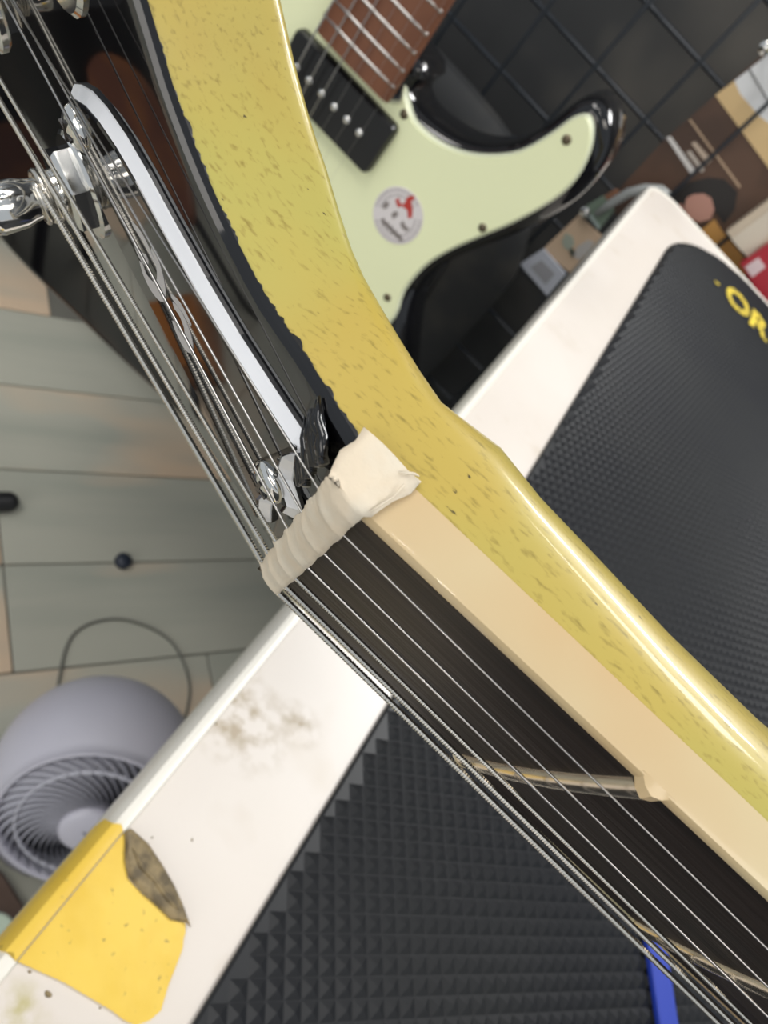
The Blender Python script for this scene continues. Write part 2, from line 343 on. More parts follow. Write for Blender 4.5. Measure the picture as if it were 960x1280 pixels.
# engraved letters, read along the strings
LM=Matrix(((-cT,0,-sT,0),(0,1,0,0),(-sT,0,cT,0),(0,0,0,1)))
def letter(polyl,wd):
    g=G(); n=len(polyl); L=[];Rr=[]
    for i,p in enumerate(polyl):
        a=Vector(polyl[max(i-1,0)]); b=Vector(polyl[min(i+1,n-1)]); d=(b-a).normalized(); m=Vector((-d.y,d.x)); w=wd*(.35+.65*math.sin(math.pi*min(1,max(0,(i+.6)/(n)))))
        L.append(Vector(p)+m*w/2); Rr.append(Vector(p)-m*w/2)
    g.loft([[hs(l.x,l.y,2.74),hs(r.x,r.y,2.74),hs(r.x,r.y,2.80),hs(l.x,l.y,2.80)] for l,r in zip(L,Rr)])
    return g
for pts,wd in ((smoothp([(34.6,-3.2),(33.6,-4.3),(32.2,-4.3),(30.6,-3.2),(29.6,-1.2),(29.6,1.2),(30.6,3.2),(32,3.6)],4,False),2.3),
               (smoothp([(36.2,-1.5),(35.2,-2),(33.8,-1.3),(33.0,.2)],4,False),1.8),
               (smoothp([(36.6,1.6),(34,2.6),(31,2.2)],4,False),1.1),
               (smoothp([(26.4,-2.9),(25.2,-3.6),(23.6,-3.3),(22.7,-1.4),(23.2,.6),(25,1.4),(26.6,.6)],4,False),2.1),
               (smoothp([(27.2,1.6),(25,2.9),(22.6,3.0)],4,False),1.1)):
    gp(letter(pts,wd),'engraved_letter',M['letters'],False,tc)
# cover screw: domed head with a cross slot
def dome(c,r,h,n=20,m=5):
    g=G(); ring=[]
    for i in range(m+1):
        t=math.pi/2*i/m; ring.append([hs(c[0]+r*math.cos(t)*math.cos(2*math.pi*k/n)+(1e-4 if i==m else 0),c[1]+r*math.cos(t)*math.sin(2*math.pi*k/n),c[2]+h*math.sin(t)) for k in range(n)])
    return g.loft(ring[:-1]+[[p for p in ring[-1]]])
for c in ((3.9,1.0,2.5),(50.6,0,2.5)):
    sc=gp(dome(c,2.7,1.7),'screw',M['chrome'],True,tc)
    g=G()
    for q_ in (0,1):
        e=[(1.5,.26),(-1.5,.26),(-1.5,-.26),(1.5,-.26)]
        g.loft([[hs(c[0]+(u if q_ else v),c[1]+(v if q_ else u),c[2]+l) for u,v in e] for l in (1.35,1.74)])
    gp(g,'cross_slot',M['blackplastic'],False,tc)
# nut, fingerboard, binding, frets
def fz(y): return math.sqrt(304.8**2-y*y)-304.8
def ypts(w,n=18): return [w-2*w*k/n for k in range(n+1)]
g=G().loft([[(x,y,fz(y)+zt) for y in ypts(21.5)]+[(x,-21.5,-5.4),(x,21.5,-5.4)] for x,zt in ((-1.6,-.9),(-.8,-.1),(2.0,.55),(2.5,.3))])
gp(g,'nut',M['bone'])
g=G().loft([[(x,y,fz(y)) for y in ypts(nw(x)-1.4)]+[(x,-nw(x)+1.4,-5.5),(x,nw(x)-1.4,-5.5)] for x in (2.5,470)])
fb=gp(g,'fingerboard',M['ebony'])
frx=[648*(1-2**(-n/12)) for n in range(1,23)]
for sg in (1,-1):
    def bp(x,e=0):
        w=nw(x)*sg; q=sg
        return [(x,w-1.4*q,-5.5),(x,w+.12*q,-5.5),(x,w+.12*q,-1.6),(x,w-.05*q,-.9),(x,w-.45*q,-.72+e),(x,w-1.0*q,-.68+e),(x,w-1.4*q,-.68+e)]
    g=G().loft([bp(x) for x in (2.5,120,300,470)])
    for x in frx:                        # binding nibs over the fret ends
        w=nw(x)*sg
        g.loft([[(x+t*1.9,w-1.5*sg,-.75),(x+t*1.9,w+.06*sg,-1.1),(x+t*1.6,w-.15*sg,-.9+.95*(1-t*t)),(x+t*1.6,w-1.4*sg,-.8+1.25*(1-t*t))] for t in (-1,-.6,0,.6,1)])
    gp(g,'binding',M['cream'],'edge')
for x in frx:
    w=nw(x)-1.45; ys=ypts(w,20)
    secs=[[(x+1.35*math.cos(t),y,fz(y)+1.0*math.sin(t)*.95-.05) for t in [math.pi*k/8 for k in range(9)]] for y in ys]
    gp(G().loft(secs),'fret',M['fret'],'edge')
# strings
sy=[-17.3,-10.5,-3.5,3.5,10.6,17.6]
rad=[.46,.40,.30,.17,.13,.10]
post=[(56,-18.2),(88,-18.4),(120,-18.6),(120,18.4),(88,18.6),(56,19.4)]
names=['wound','wound','wound','plain','plain','plain']
for i in range(6):
    r=rad[i]; y=sy[i]; a,py=post[i]
    c=1.0+fz(y)
    rp=3.0; tgt=hs(a-1,py-(rp if py>0 else -rp)*1.0,7.0)
    pts=[tgt,Vector((-1.6,y,-.55+fz(y)+r*.5)),Vector((-.2,y*1.002,.35+fz(y))),Vector((2.8,y*1.005,c+r*.3)),Vector((130,y*1.075,c+2.6+r*.3)),Vector((646,y*1.45,c+11))]
    if i<3:                              # the winding is real geometry along the part in view
        full=[]; rr=[]
        pitch=(.42,.36,.28)[i]
        def run(p,q,step,wound):
            L=(q-p).length; n=max(1,int(L/step))
            for k in range(n): full.append(p.lerp(q,k/n)); rr.append(r*(1.0 if (k%2==0 or not wound) else .80))
        run(pts[0],pts[1],pitch/2,True); run(pts[1],pts[2],.3,True); run(pts[2],pts[3],.3,True); run(pts[3],pts[4],pitch/2,True)
        full+=[pts[4],pts[5]]; rr+=[r,r]
        gp(G().tube(full,rr,8),'string',M['nickel'],False)
    else:
        gp(G().tube(pts,r,10),'string',M['steel'],True)
# tuning machines: washer, hex bushing, post, wraps, button
def ring(a,y,prof,n=32):
    return G().loft([[hs(a+r*math.cos(2*math.pi*k/n),y+r*math.sin(2*math.pi*k/n),l) for k in range(n)] for r,l in prof])
for i,(a,y) in enumerate(post):
    ws=gp(ring(a,y,[(7.2,.9),(7.2,1.3),(6.7,1.7),(3.4,1.7)]),'tuner_washer',M['chrome'],'edge')
    hx=[(a+5.9*math.cos(math.radians(60*k+12)),y+5.9*math.sin(math.radians(60*k+12))) for k in range(6)]
    gp(slab(hx,[(0,1.7),(0,3.7),(.5,4.3),(2.2,4.6)],lambda x,yy,l:hs(x,yy,l)),'hex_bushing',M['chrome'],False,ws)
    gp(ring(a,y,[(3.1,4.3),(3.1,5.2),(2.75,5.9),(2.6,7.2),(2.8,8.6),(3.2,9.8),(3.3,13),(3.1,13.8),(2.6,14.2),(1.6,14.0),(1.3,13.2)]),'tuner_post',M['chrome'],'edge',ws)
    r=rad[i]; pts=[]
    for k in range(90):
        t=k/89*2*math.pi*2.6+ (math.pi if y>0 else 0)
        rr=2.75+r; pts.append(hs(a+rr*math.sin(t)*-1,y-(-rr)*math.cos(t),7.0-2.0*r*k/89*2.3+.3))
    gp(G().tube(pts,r,8),'string_wrap',M['nickel'],True,ws)
    sg=1 if y>0 else -1
    gp(ring(a,y,[(7,-13.2),(7,-22),(5.5,-23.5)],24),'tuner_housing',M['chrome'],'edge')
    g=G().tube([hs(a,y,-17),hs(a,sg*47,-17)],1.6,10)
    bl=[(a+8*math.cos(t),sg*51+5.5*math.sin(t)) for t in [2*math.pi*k/24 for k in range(24)]]
    b=slab(bl,[(2,-19.5),(0,-18.3),(0,-15.7),(2,-14.5)],lambda x,yy,l:hs(x,yy,l)); g.add(b.v,b.f)
    gp(g,'tuner_button',M['chrome'],'edge')
# body out of the frame to the right: rests on the table on its lower bout
bo=smoothp([(455,26),(440,45),(432,90),(445,128),(480,140),(530,122),(585,122),(640,150),(700,182),(760,183),(815,150),(838,90),(845,0),(838,-90),(815,-150),(760,-184),(700,-188),(640,-155),(585,-122),(530,-122),(480,-142),(430,-138),(405,-100),(425,-50),(450,-26)],4)
gp(slab(bo,[(6,-50),(1.5,-48.5),(0,-44),(0,-8),(1.5,-4.5),(6,-3)],lambda x,y,l:(x,y,l)),'body',M['yellow'],'edge')
gp(G().box((640,-32,-3),(655,32,9)),'bridge',M['chrome'])
# ------------------------------------------------------------ masking tape over the nut
mk=bpy.data.objects.new('masking_tape',None); C.objects.link(mk); mk.empty_display_size=.01; mk.matrix_world=gt.matrix_world.copy()
tag(mk,'strip of cream masking tape pressed over the strings at the nut','tape')
R.seed(5)
def ridge(y):
    h=0
    for k,(s,r) in enumerate(zip(sy,rad)): h=max(h,(r*.55+.16)*math.exp(-abs((y-s)/(.7+r*.7))**1.5))
    return h
ypl=[22.15+(-22.15-22.15)*k/150 for k in range(151)]
vs=[(-1.6,-.35,'b'),(-1.0,.12,''),(-.2,.72,''),(.7,.98,''),(1.7,1.1,''),(2.75,1.08,'f')]
secs=[]
def jag(k,s): return .05*math.sin(k*1.7+s)+.12*math.sin(k*.33+s*2)+(R.random()-.5)*.07
side_t=[(22.35,-6.1),(22.38,-4.6),(22.36,-3.0),(22.3,-1.6),(22.2,-.7)]
side_b=[(-22.2,-.8),(-22.3,-2.0),(-22.35,-4.2)]
jb=[jag(k,1) for k in range(170)]; jf=[jag(k,4)*.5 for k in range(170)]
top=[];n=0
for idx,(x,z,fl_) in enumerate(vs):
    row=[]
    for k,(y,zz) in enumerate(side_t):   # wraps down the treble side, wider there
        t=(x+1.55)/4.3; e=lerp([(-6.1,1),(-3,.75),(-.7,.2)],zz)
        xx=(-1.55-e*.7)+t*(4.3+e*.7+e*1.6)+(.25*math.sin(k*2.1) if fl_ else 0)
        row.append((xx,y+.25*math.sin(t*5+k),zz))
    for k,y in enumerate(ypl):
        xx=x+(jb[k] if fl_=='b' else jf[k] if fl_=='f' else 0)
        if fl_=='b': xx+=-.35*(ridge(y)>.3)
        edge=lerp([(0,-1.0),(1.5,-.2),(4,0)],22.15-abs(y))
        slant=ridge(y+.22*(x-1))
        row.append((xx,y,z+fz(y)+slant+edge*.6))
    for k,(y,zz) in enumerate(side_b): row.append((x,y,zz))
    secs.append(row)
lo=[[Vector(p)-Vector((0,0,.13)) if abs(p[1])<22.16 else Vector((p[0],p[1]*.996,p[2])) for p in row] for row in secs]
g=G(); n=len(secs[0])
g.loft(secs,False); g.loft(lo,False)
m_=len(secs)*n
for j in range(n-1):
    g.f.append((j,j+1,m_+j+1,m_+j)); q=(len(secs)-1)*n; g.f.append((q+j,q+j+1,m_+q+j+1,m_+q+j))
g.xf(mm); o=g.build('tape_strip',M['masking'],None,True); o.parent=mk
# curled torn edge on the treble side
g=G().tube([(2.4,22.5,-5.2),(3.0,22.6,-5.7),(3.5,22.6,-6.1),(3.9,22.6,-6.2)],[.08,.16,.12,.06],6)
g.tube([(2.9,22.5,-.9),(3.2,22.7,-2.1),(3.5,22.7,-3.3),(3.4,22.75,-4.6)],[.06,.12,.08,.1],6)
g.xf(mm); o=g.build('torn_edge',M['masking'],None,True); o.parent=mk
#REST
# ------------------------------------------------------------ background guitar hanging upright in front of the wire grid
YF=.452
g2=empty('electric_guitar',(-.154,.475,-.317),'black electric guitar with mint green pickguard hanging upright behind the table corner','guitar')
def pb(g,name,m,smooth=False,par=None): return P(g.build(name,m,None,smooth),g2) if par is None else PP(g.build(name,m,None,smooth),par)
def PP(o,par):
    o.parent=par; o.matrix_parent_inverse=Matrix.Translation(-Vector(g2.location)); o.matrix_parent_inverse=Matrix.Identity(4); return o
bo2=[(-.124,.045),(-.1225,.030),(-.112,.0255),(-.094,.0275),(-.079,.033),(-.066,.0425),(-.056,.056),(-.0500,.074),(-.046,.091),(-.038,.099),(-.026,.097),(-.0155,.086),(-.0105,.068),(-.0115,.047),(-.020,.020),(-.030,-.002),(-.0395,-.022),(-.0450,-.041),(-.0445,-.061),(-.036,-.082),(-.02,-.107),(.0,-.137),(.010,-.18),(.011,-.22),(.0,-.265),(-.03,-.298),(-.08,-.313),(-.155,-.316),(-.25,-.317),(-.33,-.316),(-.38,-.300),(-.405,-.26),(-.40,-.20),(-.36,-.14),(-.32,-.09),(-.30,-.04),(-.305,.01),(-.30,.06),(-.27,.09),(-.23,.098),(-.195,.085),(-.184,.055)]
bo2=smoothp(bo2,3)
fy=lambda x,z,y:(x,y,z)
lv=[(.010,.4545),(.0055,.4552),(.0026,.4572),(.0008,.4605),(0,.465),(0,.488),(.002,.494),(.008,.498)]
pb(slab(bo2,lv,fy),'body',M['black'],'edge')
pgl=[(-.1275,.020),(-.1262,.031),(-.1186,.0270),(-.109,.0220),(-.0937,.0232),(-.0785,.0288),(-.0643,.039),(-.0519,.0534),(-.045,.0722),(-.042,.0844),(-.0367,.0911),(-.0298,.0886),(-.0225,.0795),(-.0179,.0643),(-.0194,.0469),(-.0277,.0213),(-.0365,.0013),(-.0455,-.0203),(-.0505,-.0399),(-.0504,-.0627),(-.0440,-.0824),(-.0460,-.105),(-.062,-.125),(-.09,-.14),(-.14,-.15),(-.20,-.14),(-.238,-.10),(-.245,-.05),(-.246,.0),(-.244,.05),(-.225,.075),(-.20,.068),(-.1815,.045),(-.1812,.020)]
pgs=smoothp(pgl,3)
pg=pb(slab(pgs,[(0,.4546),(0,.4532),(.0012,.4520),(.0016,.4520)],fy),'pickguard_edge',M['mintedge'])
pb(slab(pgs,[(.0011,.4526),(.0018,.4512)],fy),'pickguard',M['mint'])
pb(slab(rrect(-.1935,-.0215,-.1135,.0135,.004,4),[(0,.4515),(0,.446),(.0012,.4442)],fy),'pickup',M['blackplastic'],'edge')
for k in range(6):
    c=(-.1302-.0104*k,-.004); pb(G().loft([[(c[0]+r*math.cos(t),y,c[1]+r*math.sin(t)) for t in [2*math.pi*j/14 for j in range(14)]] for r,y in ((.0024,.445),(.0024,.4432),(.0018,.4428))]),'pole_piece',M['chrome'],True)
def fw(z): return .0278-(z-.021)*.014
pb(G().loft([[(-.1537+s*fw(z),y,z) for s,y in ((-1,.4418),(-.9,.4403),(0,.4398),(.9,.4403),(1,.4418),(1,.4462),(-1,.4462))] for z in (.0212,.50)]),'fingerboard',M['maple'],'edge')
pb(G().loft([[(-.1537+s*fw(z),y,z) for s,y in ((-1,.4462),(1,.4462),(.9,.456+q),(.5,.463+q),(-.5,.463+q),(-.9,.456+q))] for z,q in ((.028,.0),(.10,.0),(.12,-.003),(.50,-.005))]),'neck',M['maple'],'edge')
pb(slab([(-.175,.50),(-.132,.50),(-.125,.56),(-.115,.64),(-.13,.69),(-.165,.685),(-.175,.60)],[(0,.444),(0,.458)],fy),'headstock',M['maple'])
fs=[at(*p,'y',.4398).z for p in ((494,113),(507,94),(522,72),(537,49),(556,22))]
z=fs[-1]; d=(fs[-1]-fs[0])/4*1.06
while z<.48:
    z+=d; d*=1.0595; fs.append(z)
for z in fs:
    if z<.5: pb(G().tube([(-.1537+s*fw(z)*.97,.4402+ (abs(s)**2)*.0012,z) for s in (-1,-.5,0,.5,1)],.0011,8),'fret',M['steel'],True)
for k in range(6):
    r=(.00062,.0005,.0004,.0001,.00008,.00007)[k]; x0=-.1797+.0104*k; x1=-.1537+(k-2.5)*.0076
    pb(G().tube([(x0,.440,-.17),(x0+.0002,.4375,.021),(x1,.4385,.50)],r,6),'string',M['steel'],True)
pb(G().box((-.2,.440,-.195),(-.108,.4545,-.165)),'bridge',M['chrome'])
for p in ((505,143),(708,175),(603,285),(484,372)):
    q=at(*p,'y',.451)
    s=pb(G().loft([[(q.x+r*math.cos(t),y,q.z+r*math.sin(t)) for t in [2*math.pi*j/12 for j in range(12)]] for r,y in ((.0028,.4515),(.0027,.4508),(.0012,.4504))]),'screw',mat('old_screw',(.16,.13,.09),.35,1) if 'old_screw' not in bpy.data.materials else bpy.data.materials['old_screw'],True)
# round sticker on the pickguard
sc_=at(497,270,'y',.4508); SR=.0172
st=pb(G().loft([[(sc_.x+r*math.cos(t),y,sc_.z+r*1.04*math.sin(t)) for t in [2*math.pi*j/48 for j in range(48)]] for r,y in ((SR,.4513),(SR-.0002,.4507))]),'round_sticker',flat('sticker_white',(.66,.62,.62),.5))
st['label']='round white sticker with grey ring lettering and a red mark'
gr=flat('sticker_grey',(.22,.19,.18),.6); lg=flat('sticker_light_grey',(.30,.27,.27),.6); rd=flat('sticker_red',(.45,.035,.025),.6)
g=G(); R.seed(2)
for k in range(48):
    t=2*math.pi*k/48
    if 4<k<9 or 26<k<31: continue
    rr=SR*.84
    for dd in (0,-.0030):
        u=rr+dd; wd=.05+R.random()*.03
        q=[(sc_.x+v*math.cos(t+a),.45060,sc_.z+v*1.04*math.sin(t+a)) for v,a in ((u,0),(u,wd),(u+.0014,wd),(u+.0014,0))]
        g.add(q,[(0,1,2,3)])
pb(g,'ring_lettering',lg)
g=G()
def sp(px_,py_): q=at(px_,py_,'y',.4506); return (q.x,.45055,q.z)
def blob(poly): g.add([sp(*p) for p in poly],[tuple(range(len(poly)))])
blob([(494,250),(499,247),(500,254),(505,255),(509,246),(517,244),(519,248),(514,252),(516,262),(515,272),(510,273),(509,263),(503,258),(497,259)])
pb(g,'red_mark',rd)
g=G()
blob([(478,257),(482,252),(487,253),(485,259),(480,262)]); blob([(489,268),(493,264),(498,265),(497,270),(491,274)]); blob([(500,279),(504,276),(507,282),(512,286),(508,290),(502,285)])
for k in range(5): blob([(476+k*5,274+k*5),(480+k*5,272+k*5),(484+k*5,281+k*5),(480+k*5,283+k*5)])
pb(g,'grey_marks',gr)
# long hanger arm that carries it, out of the frame above
hg=empty('guitar_hanger',(-.1537,.86,.50),'black double-prong hanger reaching out from the wire grid above the guitar','hanger')
for s in (-1,1): P(G().tube([(-.1537+s*.012,.855,.515),(-.1537+s*.012,.50,.505),(-.1537+s*.027,.47,.502),(-.1537+s*.027,.43,.51)],.004,8).build('prong',M['wire'],None,True),hg)
P(G().box((-.19,.852,.49),(-.117,.858,.54)).build('back_plate',M['wire']),hg)
# ------------------------------------------------------------ wire grid panel
GY=.86
wg=empty('wire_grid_panel',(.2,GY,FLOOR),'black wire grid display panel standing against the dark back wall','display panel')
zs=at(750,90,'y',GY).z; dz=at(850,50,'y',GY).z-zs; xs=at(880,73,'y',GY).x; dx=xs-at(780,43,'y',GY).x
for k in range(-9,13):
    z=zs+k*dz
    if FLOOR+.02<z<.8: P(G().tube([(-.75,GY+.003,z),(1.1,GY+.003,z)],.0026,8).build('horizontal_wire',M['wire'],None,True),wg)
for k in range(-10,16):
    x=xs+k*dx
    if -.75<x<1.1: P(G().tube([(x,GY-.0125,FLOOR),(x,GY-.0125,.8)],.0020,8).build('vertical_wire',M['wire'],None,True),wg)
# soft black bag in front of the lower grid
bgp=smoothp([(-.40,FLOOR),(-.02,FLOOR),(.0,FLOOR+.06),(-.004,-.25),(-.02,-.15),(-.08,-.085),(-.2,-.07),(-.33,-.085),(-.40,-.15),(-.42,-.3),(-.42,FLOOR+.06)],4)
bgp=[(x,max(z,FLOOR)) for x,z in bgp]
bb=empty('gig_bag',(-.2,.835,FLOOR),'charcoal soft gig bag leaning on the wire grid below the hanging guitar','bag')
cl=mat('charcoal_cloth',(.018,.019,.020),.75,noise=(14,(.036,.034,.030),.45,.62,I3))
P(slab(bgp,[(0,.838),(0,.822),(.012,.812),(.03,.809)],fy).build('bag_body',cl,None,'edge'),bb)
P(slab(smoothp([(-.33,-.60),(-.09,-.60),(-.07,-.35),(-.13,-.24),(-.28,-.24),(-.35,-.35)],4),[(0,.8095),(.004,.802),(.02,.800)],fy).build('front_pocket',cl,None,'edge'),bb)
P(G().tube([(-.34,.808,-.62),(-.37,.808,-.4),(-.34,.808,-.2),(-.2,.808,-.12),(-.08,.808,-.18),(-.045,.808,-.4)],.0022,6).build('zip',M['blackplastic'],None,True),bb)
# ------------------------------------------------------------ prints, cards and packets on the grid
def card(name,px_,y,th,m,par=None):
    pts=[at(a,b,'y',y) for a,b in px_]; return slab([(p.x,p.z) for p in pts],[(0,y+th),(0,y)],fy).build(name,m,par)
def thing_(name,loc,label,cat): return empty(name,loc,label,cat)
ps=thing_('poster',(.12,.888,-.3),'large brown interior poster with white bars and a dark-haired face, on the grid','poster')
PY=.8535
P(card('poster_sheet',[(894,119),(1010,20),(1120,250),(1010,420),(960,420),(760,260),(770,240),(833,172)],PY,.003,mat('poster_brown',(.085,.045,.028),.55,noise=(14,(.055,.03,.02),.45,.6,I3))),ps)
def pr(name,pts,c,k=1): return P(card(name,pts,PY-.0006*k,.0006,flat('print_'+name,c,.5)),ps)
pr('white_area',[(918,101),(956,71),(975,52),(1040,120),(970,160),(949,145),(925,117)],(.62,.63,.64))
pr('tan_area',[(894,119),(918,101),(925,117),(949,145),(970,160),(1000,190),(1000,262),(960,209)],(.56,.40,.20))
pr('thin_line',[(935,86),(937,85),(962,127),(960,128)],(.12,.12,.12),2)
pr('white_bar',[(833,172),(838,170),(870,214),(865,220)],(.60,.58,.56))
pr('grey_bar',[(858,190),(863,188),(881,212),(877,216)],(.45,.40,.35))
pr('beige_bar',[(864,179),(869,177),(890,200),(884,206)],(.45,.36,.28))
pr('thin_bar',[(861,150),(863,149),(926,233),(924,235)],(.42,.30,.20),2)
pr('hair',[(828,252),(845,238),(862,228),(885,222),(905,224),(922,240),(918,262),(905,280),(895,266),(862,262),(850,275),(838,262)],(.012,.010,.010),2)
pr('face',[(858,248),(866,243),(880,242),(889,248),(893,262),(888,274),(874,278),(860,272),(855,260)],(.42,.22,.17),3)
pr('ear',[(844,258),(852,254),(855,264),(850,270),(844,266)],(.34,.17,.13),3)
pr('orange_jacket',[(866,296),(893,274),(902,288),(940,334),(925,350),(880,320)],(.50,.26,.07),3)
bx=thing_('packet',(.2,.84,-.05),'pale beige packet hooked on the grid above the red packet','packet')
P(card('front',[(908,290),(962,250),(1010,290),(985,330),(936,323)],.838,.016,flat('packet_beige',(.52,.44,.34),.5)),bx)
P(card('pale_band',[(914,299),(975,253),(985,263),(936,323),(925,312)],.8374,.0006,flat('packet_pale',(.58,.52,.43),.5)),bx)
rx=thing_('packet',(.2,.826,-.1),'crimson packet with a white label at the right edge, behind the mat end','packet')
P(card('front',[(925,330),(962,304),(1010,330),(1000,420),(960,385)],.828,.012,flat('packet_red',(.36,.02,.035),.45)),rx)
P(card('white_label',[(931,334),(948,322),(957,334),(940,347)],.8274,.0006,flat('packet_white',(.62,.50,.52),.5)),rx)
def single(name,px_,y,th,c,label,cat,extra=()):
    o=card(name,px_,y,th,flat(name+'_paint_%d'%len(bpy.data.materials),c,.45)); tag(o,label,cat,'cards hung on the wire grid')
    for n,q,cc in extra:
        e=card(n,q,y-.0005,.0005,flat(n+'_paint_%d'%len(bpy.data.materials),cc,.5),o)
tag(G().tube([at(*p,'y',.835) for p in ((745,268),(764,254),(786,241),(806,236),(826,237),(836,243))],[.003,.0045,.005,.005,.0045,.003],10).build('plastic_rail',mat('pale_rail',(.30,.31,.30),.3),None,True),'curved pale grey plastic rail just beyond the rounded table corner','rail')
single('card',[(755,245),(770,236),(780,247),(768,259)],.842,.002,(.24,.11,.06),'small reddish brown card beside the white table corner','card')
single('card',[(728,260),(753,245),(768,263),(748,288)],.838,.003,(.15,.20,.15),'small green-grey card with a shiny corner, on the grid','card',[('pale_edge',[(729,262),(733,259),(750,283),(748,287)],(.32,.38,.36))])
single('card',[(678,312),(723,269),(752,296),(712,341)],.840,.003,(.52,.38,.26),'tan card printed with grey-green pebbles, beside the table edge','card',
   [('pebble_print',[(702,302),(707,291),(716,296),(718,305),(712,313),(705,310)],(.30,.33,.27)),('pebble_print',[(716,320),(722,308),(735,300),(743,303),(736,314),(724,325)],(.42,.40,.38)),('pebble_print',[(711,313),(716,310),(719,317),(715,323)],(.05,.06,.045))])
single('card',[(650,330),(679,311),(707,343),(684,370)],.836,.003,(.46,.48,.54),'light grey square card with a darker grey middle, lowest on the grid','card',[('grey_middle',[(663,334),(677,325),(694,342),(682,356)],(.30,.30,.32))])
hk=at(732,265,'y',.835); tag(G().loft([[(hk.x+r*math.cos(t),y,hk.z+r*math.sin(t)) for t in [2*math.pi*j/14 for j in range(14)]] for r,y in ((.003,.86),(.003,.836),(.0055,.835),(.0055,.832),(.002,.830))]).build('hook_tip',M['chrome'],None,'edge'),'shiny round tip of a display hook on the green-grey card','hook')
hk=at(957,60,'y',.82); tag(G().loft([[(hk.x+r*math.cos(t),y,hk.z+r*math.sin(t)) for t in [2*math.pi*j/14 for j in range(14)]] for r,y in ((.003,.86),(.003,.822),(.0055,.821),(.0055,.818),(.002,.816))]).build('hook_tip',M['chrome'],None,'edge'),'shiny round hook tip at the top of the white poster area','hook')
# ------------------------------------------------------------ desk fan on the floor under the table edge
fc=Vector((.041,.263,-.527)); fax=Vector((.361,-.787,.50)).normalized()
fx_=Vector((0,0,1)).cross(fax).normalized(); fy_=fax.cross(fx_)
FM=Matrix(((fx_.x,fy_.x,fax.x,fc.x),(fx_.y,fy_.y,fax.y,fc.y),(fx_.z,fy_.z,fax.z,fc.z),(0,0,0,1)))
fn=empty('desk_fan',(fc.x,fc.y,FLOOR),'round lavender-grey desk fan on the floor, facing up beside the table','fan')
def lathe(prof,n=56): return G().loft([[(r*math.cos(2*math.pi*k/n),r*math.sin(2*math.pi*k/n),h) for k in range(n)] for r,h in prof])
FR=.0895
prof=[(FR*math.sin(math.radians(a)),-FR*math.cos(math.radians(a))) for a in range(4,125,5)]+[(.0760,.0540),(.0738,.0545),(.0722,.0520),(.0715,.045),(.0700,.03)]
P(G().loft([[(r*math.cos(2*math.pi*k/56),r*math.sin(2*math.pi*k/56),h) for k in range(56)] for r,h in prof],True,False).xf(FM).build('housing',M['lavender'],None,True),fn)
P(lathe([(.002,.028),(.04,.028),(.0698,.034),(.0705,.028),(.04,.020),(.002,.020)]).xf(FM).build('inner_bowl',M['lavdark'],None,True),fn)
hub=P(lathe([(.0235,.050),(.0235,.060),(.0225,.0635),(.019,.0655),(.010,.0668),(.002,.067)],40).xf(FM).build('hub_cap',M['lavender'],None,True),fn)
tb_=G().box((-.004,-.0011,.0660),(.019,.0011,.0674)); rm=Matrix.Rotation(math.radians(-38),4,'Z'); tb_.xf(FM@rm); P(tb_.build('hub_mark',flat('mark_grey',(.16,.16,.20),.5)),fn)
NF=38
def fin(a0):
    secs=[]
    for i in range(13):
        t=i/12; r=.022+.0515*t; a=a0+1.25*t**.9; h=.0615-.0085*t*t; w=.00045+.00055*t; dp=.0035+.0075*t
        c=Vector((r*math.cos(a),r*math.sin(a),0)); tn=Vector((-math.sin(a-.9),math.cos(a-.9),0))
        secs.append([c+tn*w+Vector((0,0,h-.0006)),c+Vector((0,0,h)),c-tn*w+Vector((0,0,h-.0006)),c-tn*w+Vector((0,0,h-dp)),c+tn*w+Vector((0,0,h-dp))])
    return G().loft(secs)
f0=fin(0).build('grille_fin',M['finmat'],None,'edge')
for k in range(NF):
    o=f0 if k==0 else f0.copy()
    if k: C.objects.link(o)
    o.parent=fn; o.matrix_parent_inverse=Matrix.Translation(-Vector(fn.location)); o.matrix_basis=FM@Matrix.Rotation(2*math.pi*k/NF,4,'Z')
for r,h in ((.0575,.0565),):
    P(G().loft([[(q*math.cos(2*math.pi*k/56),q*math.sin(2*math.pi*k/56),z) for k in range(56)] for q,z in ((r-.0009,h-.003),(r-.0007,h+.0003),(r+.0007,h+.0003),(r+.0009,h-.003))],True,False).xf(FM).build('grille_ring',M['finmat'],None,True),fn)
P(G().loft([[(fc.x+r*math.cos(2*math.pi*k/40),fc.y+r*.9*math.sin(2*math.pi*k/40),z) for k in range(40)] for r,z in ((.062,FLOOR+.0005),(.062,FLOOR+.010),(.056,FLOOR+.016),(.024,FLOOR+.024),(.020,FLOOR+.05),(.022,FLOOR+.115))]).build('base',M['lavender'],None,True),fn)
# cable loop on the floor behind the fan
cb=smoothp([(.05,.33),(-.02,.345),(-.0646,.3903),(-.0875,.4397),(-.0618,.491),(-.0001,.5165),(.0548,.4944),(.0826,.455),(.095,.41),(.08,.35),(.12,.30),(.2,.27)],6,False)
tag(G().tube([(x,y,FLOOR+.0024) for x,y in cb],.0017,8).build('power_cable',M['cable'],None,True),'thin grey cable looped on the floor beyond the fan','cable')
